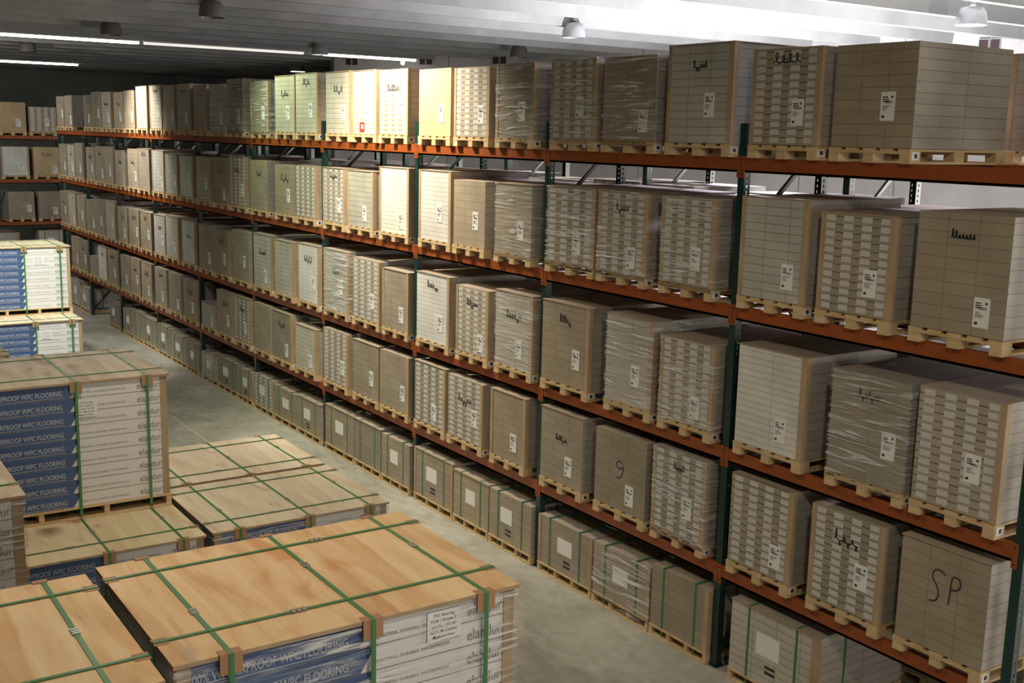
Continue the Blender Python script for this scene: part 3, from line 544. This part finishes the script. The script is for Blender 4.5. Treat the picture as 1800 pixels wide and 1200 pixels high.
# rear rack, seen between and above the front loads
rn = random.Random(5)
for lv in (0, 1, 2, 3):
    for bay in range(0, 7 if lv == 3 else 6):
        for i in range(3):
            if lv == 3 and bay == 0 and i == 0: continue
            yc = bay * BAY + .475 + i * .95; ty = rn.choice(['K', 'G', 'W', 'K']); h = rn.uniform(.84, .93) if lv else .72
            look = {'K': 'brown', 'G': 'grey', 'W': 'white-labelled'}[ty]
            load(1.29, yc, ZL[lv] + .0005, .78, h, ty, rn.random(), f'{look} load in rear rack, {LEV[lv]}, {ORD[bay]} bay from right, {PLACE[3][i].split(" of")[0]}', 'pallet loads in the rear rack', depth=1.10, detail=0, floor=lv == 0)
load(1.29, .93, ZL[4] + .0005, .66, .86, 'K', 3, 'brown carton load at the right edge of the photo, top shelf of the rear rack', 'pallet loads in the rear rack', depth=1.10, detail=1)
# far rack loads, looking down the aisle
def far_load(xc, z, w, h, ty, seed, lab):
    r = load(0, 0, 0, w, h, ty, seed, lab, 'pallet loads on the far rack', depth=1.1, detail=1, tagpos=0); r.location = (xc, 31.9, z); r.rotation_euler[2] = math.pi / 2
far_load(-.52, 4.4405, .74, .95, 'P', 1, 'plain brown carton load, top shelf of the far rack, left of two')
far_load(.32, 4.4405, .76, .84, 'W', 2, 'white-banded carton load, top shelf of the far rack, right of two')
far_load(-.50, 3.1705, .76, .94, 'G', 3, 'whitish carton load on the far rack, under the top shelf, left')
far_load(.39, 3.1705, .76, .94, 'P', 9, 'brown carton load on the far rack, under the top shelf, right')
far_load(-.39, 1.9205, .72, .88, 'K', 5, 'brown carton load on the far rack, third row from top, left')
far_load(.45, 1.9205, .72, .88, 'K', 8, 'brown carton load on the far rack, third row from top, right')
far_load(-.80, .8005, .6, .80, 'G', 6, 'pale carton load on the far rack, lowest row, left edge of photo')
far_load(.42, .8005, .74, .84, 'Gs', 7, 'grey green-strapped load on the far rack, just above the blue stack')

# ---------------------------------------------------------------- strapped stacks of flooring cartons
def flooring(x0, x1, y0, y1, z0, z1, rows, lid, label, film=False, sheet=(.72, 2), seed=1, tall=True, ply_over=.02):
    """pallet of printed flooring cartons; the printed long side looks to -y"""
    rnd = random.Random(seed); W = x1 - x0; D = y1 - y0; H = z1 - z0; root = empty('flooring_pallet', ((x0 + x1) / 2, y0, z0)); a, c = -W / 2, W / 2
    b = MB(); zc = .115
    for i in range(7): yy = (D - .11) * i / 6; b.box((a, yy, zc - .02), (c, yy + .11, zc), 'pallet_wood')
    for i in range(4): xx = a + (W - .045) * i / 3; b.box((xx, .005, .018), (xx + .045, D - .005, zc - .02), 'pallet_wood')
    for yy in (0, D / 2 - .06, D - .12): b.box((a, yy, 0), (c, yy + .12, .018), 'pallet_wood')
    b.build('pallet', root)
    zt = H - .022; rh = (zt - zc) / rows; f = .015; b = MB(); yf = f
    b.box((a + f, f, zc), (c - f, D - f, zt), 'side_cartons', {'-y': 'box_white', '+x': 'box_white'})
    xb = a + W * .50; Y = yf - .0015
    def fq(pts, mt, dy=0): b.face([(px, Y - dy, pz) for px, pz in pts], mt)
    for r in range(rows):
        z = zc + r * rh; j = rnd.uniform(-.004, .004)
        fq([(a + f, z + .003), (xb + j, z + .003), (xb + .075 + j, z + rh - .003), (a + f, z + rh - .003)], 'box_blue')
        fq([(a + f, z - .002), (c - f, z - .002), (c - f, z + .002), (a + f, z + .002)], 'box_seam', .0004)
        zb = z + rh * .24
        put_text(b, '100% WATERPROOF WPC FLOORING', (a + .06, Y - .001, zb), (1, 0, 0), (0, 0, 1), xb - a - .12, .042, 'print_pale', .01)
        fq([(a + .08, zb - .018), (xb - .05, zb - .018), (xb - .05, zb - .014), (a + .08, zb - .014)], 'print_pale', .001)
        put_text(b, 'BEAUTIFUL. DURABLE. WATERPROOF.', (xb + .08, Y - .001, zb + .006), (1, 0, 0), (0, 0, 1), W * .235, .016, 'print_grey', .0)
        put_text(b, 'elandura', (c - .275, Y - .001, zb - .004), (1, 0, 0), (0, 0, 1), .225, .058, 'print_grey', .004)
        b.box((a + f - .0015, f + .01, z - .002), (a + f, D - f - .01, z + .002), 'box_seam')
    b.build('cartons', root)
    for sx in (-1, 1):
        for yy, s in ((f, 1), (D - f, -1)):
            b = MB(); xx = a + f if sx < 0 else c - f
            b.box((min(xx, xx - sx * .055), min(yy - s * .005, yy), zc), (max(xx, xx - sx * .055), max(yy - s * .005, yy), zt), 'corner_kraft')
            b.box((min(xx, xx + sx * .005), min(yy - s * .005, yy + s * .055), zc), (max(xx, xx + sx * .005), max(yy - s * .005, yy + s * .055), zt), 'corner_kraft'); b.build('corner_board', root)
    b = MB(); b.box((a - ply_over + .01, -ply_over + .01, zt), (c + ply_over - .01, D + ply_over - .01, zt + .022), lid, {'-y': 'corner_kraft', '-x': 'protector_card', '+x': 'corner_kraft'}); b.build('plywood_lid', root, bevel=.003)
    t = zt + .022; xs = [a + .235, a + W * .53, c - .19]; ys = [.24, D - .20]
    for k, xx in enumerate(xs):
        b = MB(); g = 'strap_green'; w2 = .0115; e = ply_over
        b.box((xx - w2, -e - .004 + .01, t), (xx + w2, D + e + .004 - .01, t + .004), g)
        b.box((xx - w2, -e - .004, .04), (xx + w2, -e, t + .004), g); b.box((xx - w2, D + e - .01, .04), (xx + w2, D + e - .006, t + .004), g)
        s = b.build('strap', root)
        b = MB(); b.prism([(-e, t - .09), (-e + .009, t - .09), (-e + .009, t), (.03, t), (.03, t + .003), (-e, t + .003)], 'x', xx - .05, xx + .05, 'protector_card'); b.build('edge_protector', root)
        b = MB(); b.box((xx - .05, D + e - .03, t), (xx + .02, D + e, t + .006), 'protector_card'); b.build('edge_protector', root)
        yb = D * rnd.uniform(.35, .62)
        if k != 1 or rnd.random() < .6:
            b = MB()
            for q in range(3): b.box((xx - .018, yb + q * .022, t + .003), (xx + .018, yb + q * .022 + .014, t + .009), 'buckle_steel')
            b.build('strap_buckle', s)
    for k, yy in enumerate(ys):
        b = MB(); b.box((a - ply_over + .006, yy - .009, t + .004), (c + ply_over - .006, yy + .009, t + .008), 'strap_green'); e = ply_over
        b.box((a - e + .002, yy - .011, .04), (a - e + .006, yy + .011, t + .008), 'strap_green'); b.box((c + e - .006, yy - .011, .04), (c + e - .002, yy + .011, t + .008), 'strap_green'); s = b.build('strap', root)
        for u0, u1 in ((c - .045, c + e), (a - e, a + .045)): b = MB(); b.box((u0, yy - .03, t), (u1, yy + .04, t + .003), 'protector_card'); b.build('edge_protector', root)
        b = MB()
        for q in range(3): b.box((a + W * (.62 if k else .36) + q * .026, yy - .016, t + .007), (a + W * (.62 if k else .36) + q * .026 + .018, yy + .016, t + .012), 'buckle_steel')
        b.build('strap_buckle', s)
    lx, lr = sheet; zl = zt - rh * lr - .055; lx = a + W * lx; b = MB()
    b.box((lx, Y - .006, zl), (lx + .185, Y - .003, zl + .15), 'label_white')
    for q, (tx, wd) in enumerate((('PVC flooring', .11), ('FOR / Divale T', .14), ('Lot No.: 181108', .13), ('QTY: 48 Cartons', .145), ('Made in China', .12))):
        put_text(b, tx, (lx + .09 - wd / 2, Y - .0065, zl + .122 - q * .027), (1, 0, 0), (0, 0, 1), wd, .015, 'print_black', .008)
    b.build('carton_sheet', root)
    if film:
        b = MB(); e = ply_over + .012; k = .007
        b.face([(a - k, -k + .0, .06), (c + k, -k, .06), (c + k, -k, t - .03), (a - k, -k, t - .03)], 'stretch_film', [(0, 0), (W, 0), (W, H), (0, H)])
        b.face([(c + k, -k, .06), (c + k, D + k, .06), (c + k, D + k, t - .03), (c + k, -k, t - .03)], 'stretch_film', [(W, 0), (W + D, 0), (W + D, H), (W, H)])
        b.face([(a - k, D + k, .06), (a - k, -k, .06), (a - k, -k, t - .03), (a - k, D + k, t - .03)], 'stretch_film', [(-D, 0), (0, 0), (0, H), (-D, H)])
        b.build('stretch_wrap', root)
    tag(root, label, 'pallet of flooring', 'strapped flooring stacks')
A0, A1 = -5.75, -4.05; B0, B1 = -3.97, -2.29; C0, C1 = -7.52, -5.83; Z1, Z2 = 1.36, 2.60
e = .002
flooring(A0, A1, .18, 1.42, Z1 + e, Z2, 9, 'plywood_warm', 'large wrapped flooring stack with warm plywood top, front centre of the photo', True, (.705, 1), 1)
flooring(C0, C1, .08, 1.36, Z1 + e, Z2, 9, 'plywood_warm', 'flooring stack with reddish-edged plywood top, bottom left corner', False, (.7, 1), 2)
flooring(C0, C1, 2.81, 4.10, Z1 + e, Z2, 9, 'plywood_grey', 'flooring stack cut off by the left edge, elandura repeated down its side', True, (.5, 4), 3)
flooring(A0, A1, 5.82, 7.16, Z1 + e, Z2, 9, 'plywood_grey', 'tall blue and white flooring stack with grey plywood top, at left', False, (.525, 2), 4)
flooring(A0, A1, 4.90, 6.28, 0, Z1, 10, 'plywood_knotty', 'lower flooring stack with knotty plywood lid under the tall blue one', False, (.3, 4), 5)
flooring(A0, A1, 6.36, 7.72, 0, Z1, 10, 'plywood_pale', 'lower flooring stack supporting the back of the tall blue one', False, (.3, 4), 6)
flooring(B0, B1, 4.92, 6.29, 0, Z1, 10, 'plywood_pale', 'low flooring stack with clean pale plywood top beside the aisle', True, (.6, 4), 7)
flooring(B0, B1, 6.38, 7.70, 0, Z1, 10, 'plywood_nailed', 'low flooring stack with nail-marked plywood top, farther beside the aisle', False, (.6, 4), 8)
flooring(A0, A1, .18, 1.42, 0, Z1, 10, 'plywood_pale', 'lower flooring stack beneath the large wrapped front one', False, (.6, 4), 9)
flooring(C0, C1, .08, 1.36, 0, Z1, 10, 'plywood_pale', 'lower flooring stack beneath the bottom left corner one', False, (.6, 4), 10)
flooring(C0, C1, 2.81, 4.10, 0, Z1, 10, 'plywood_pale', 'lower flooring stack beneath the one cut off at left', False, (.6, 4), 11)
flooring(-3.95, -2.25, 17.55, 18.85, Z1 + e, Z2, 9, 'plywood_pale', 'far brightly lit flooring stack at left edge, upper of two', False, (.62, 2), 12)
flooring(-3.97, -2.27, 16.75, 18.15, 0, Z1, 10, 'plywood_pale', 'far brightly lit flooring stack at left edge, lower of two', False, (.58, 2), 13)
flooring(-3.97, -2.27, 18.2, 19.6, 0, Z1, 10, 'plywood_pale', 'flooring stack hidden behind the far lit pair', False, (.58, 2), 15)
flooring(-5.72, -4.0, 13.9, 15.1, 0, Z1, 10, 'plywood_pale', 'flooring stack top peeping at the left edge beside the lit stacks', False, (.58, 2), 14)
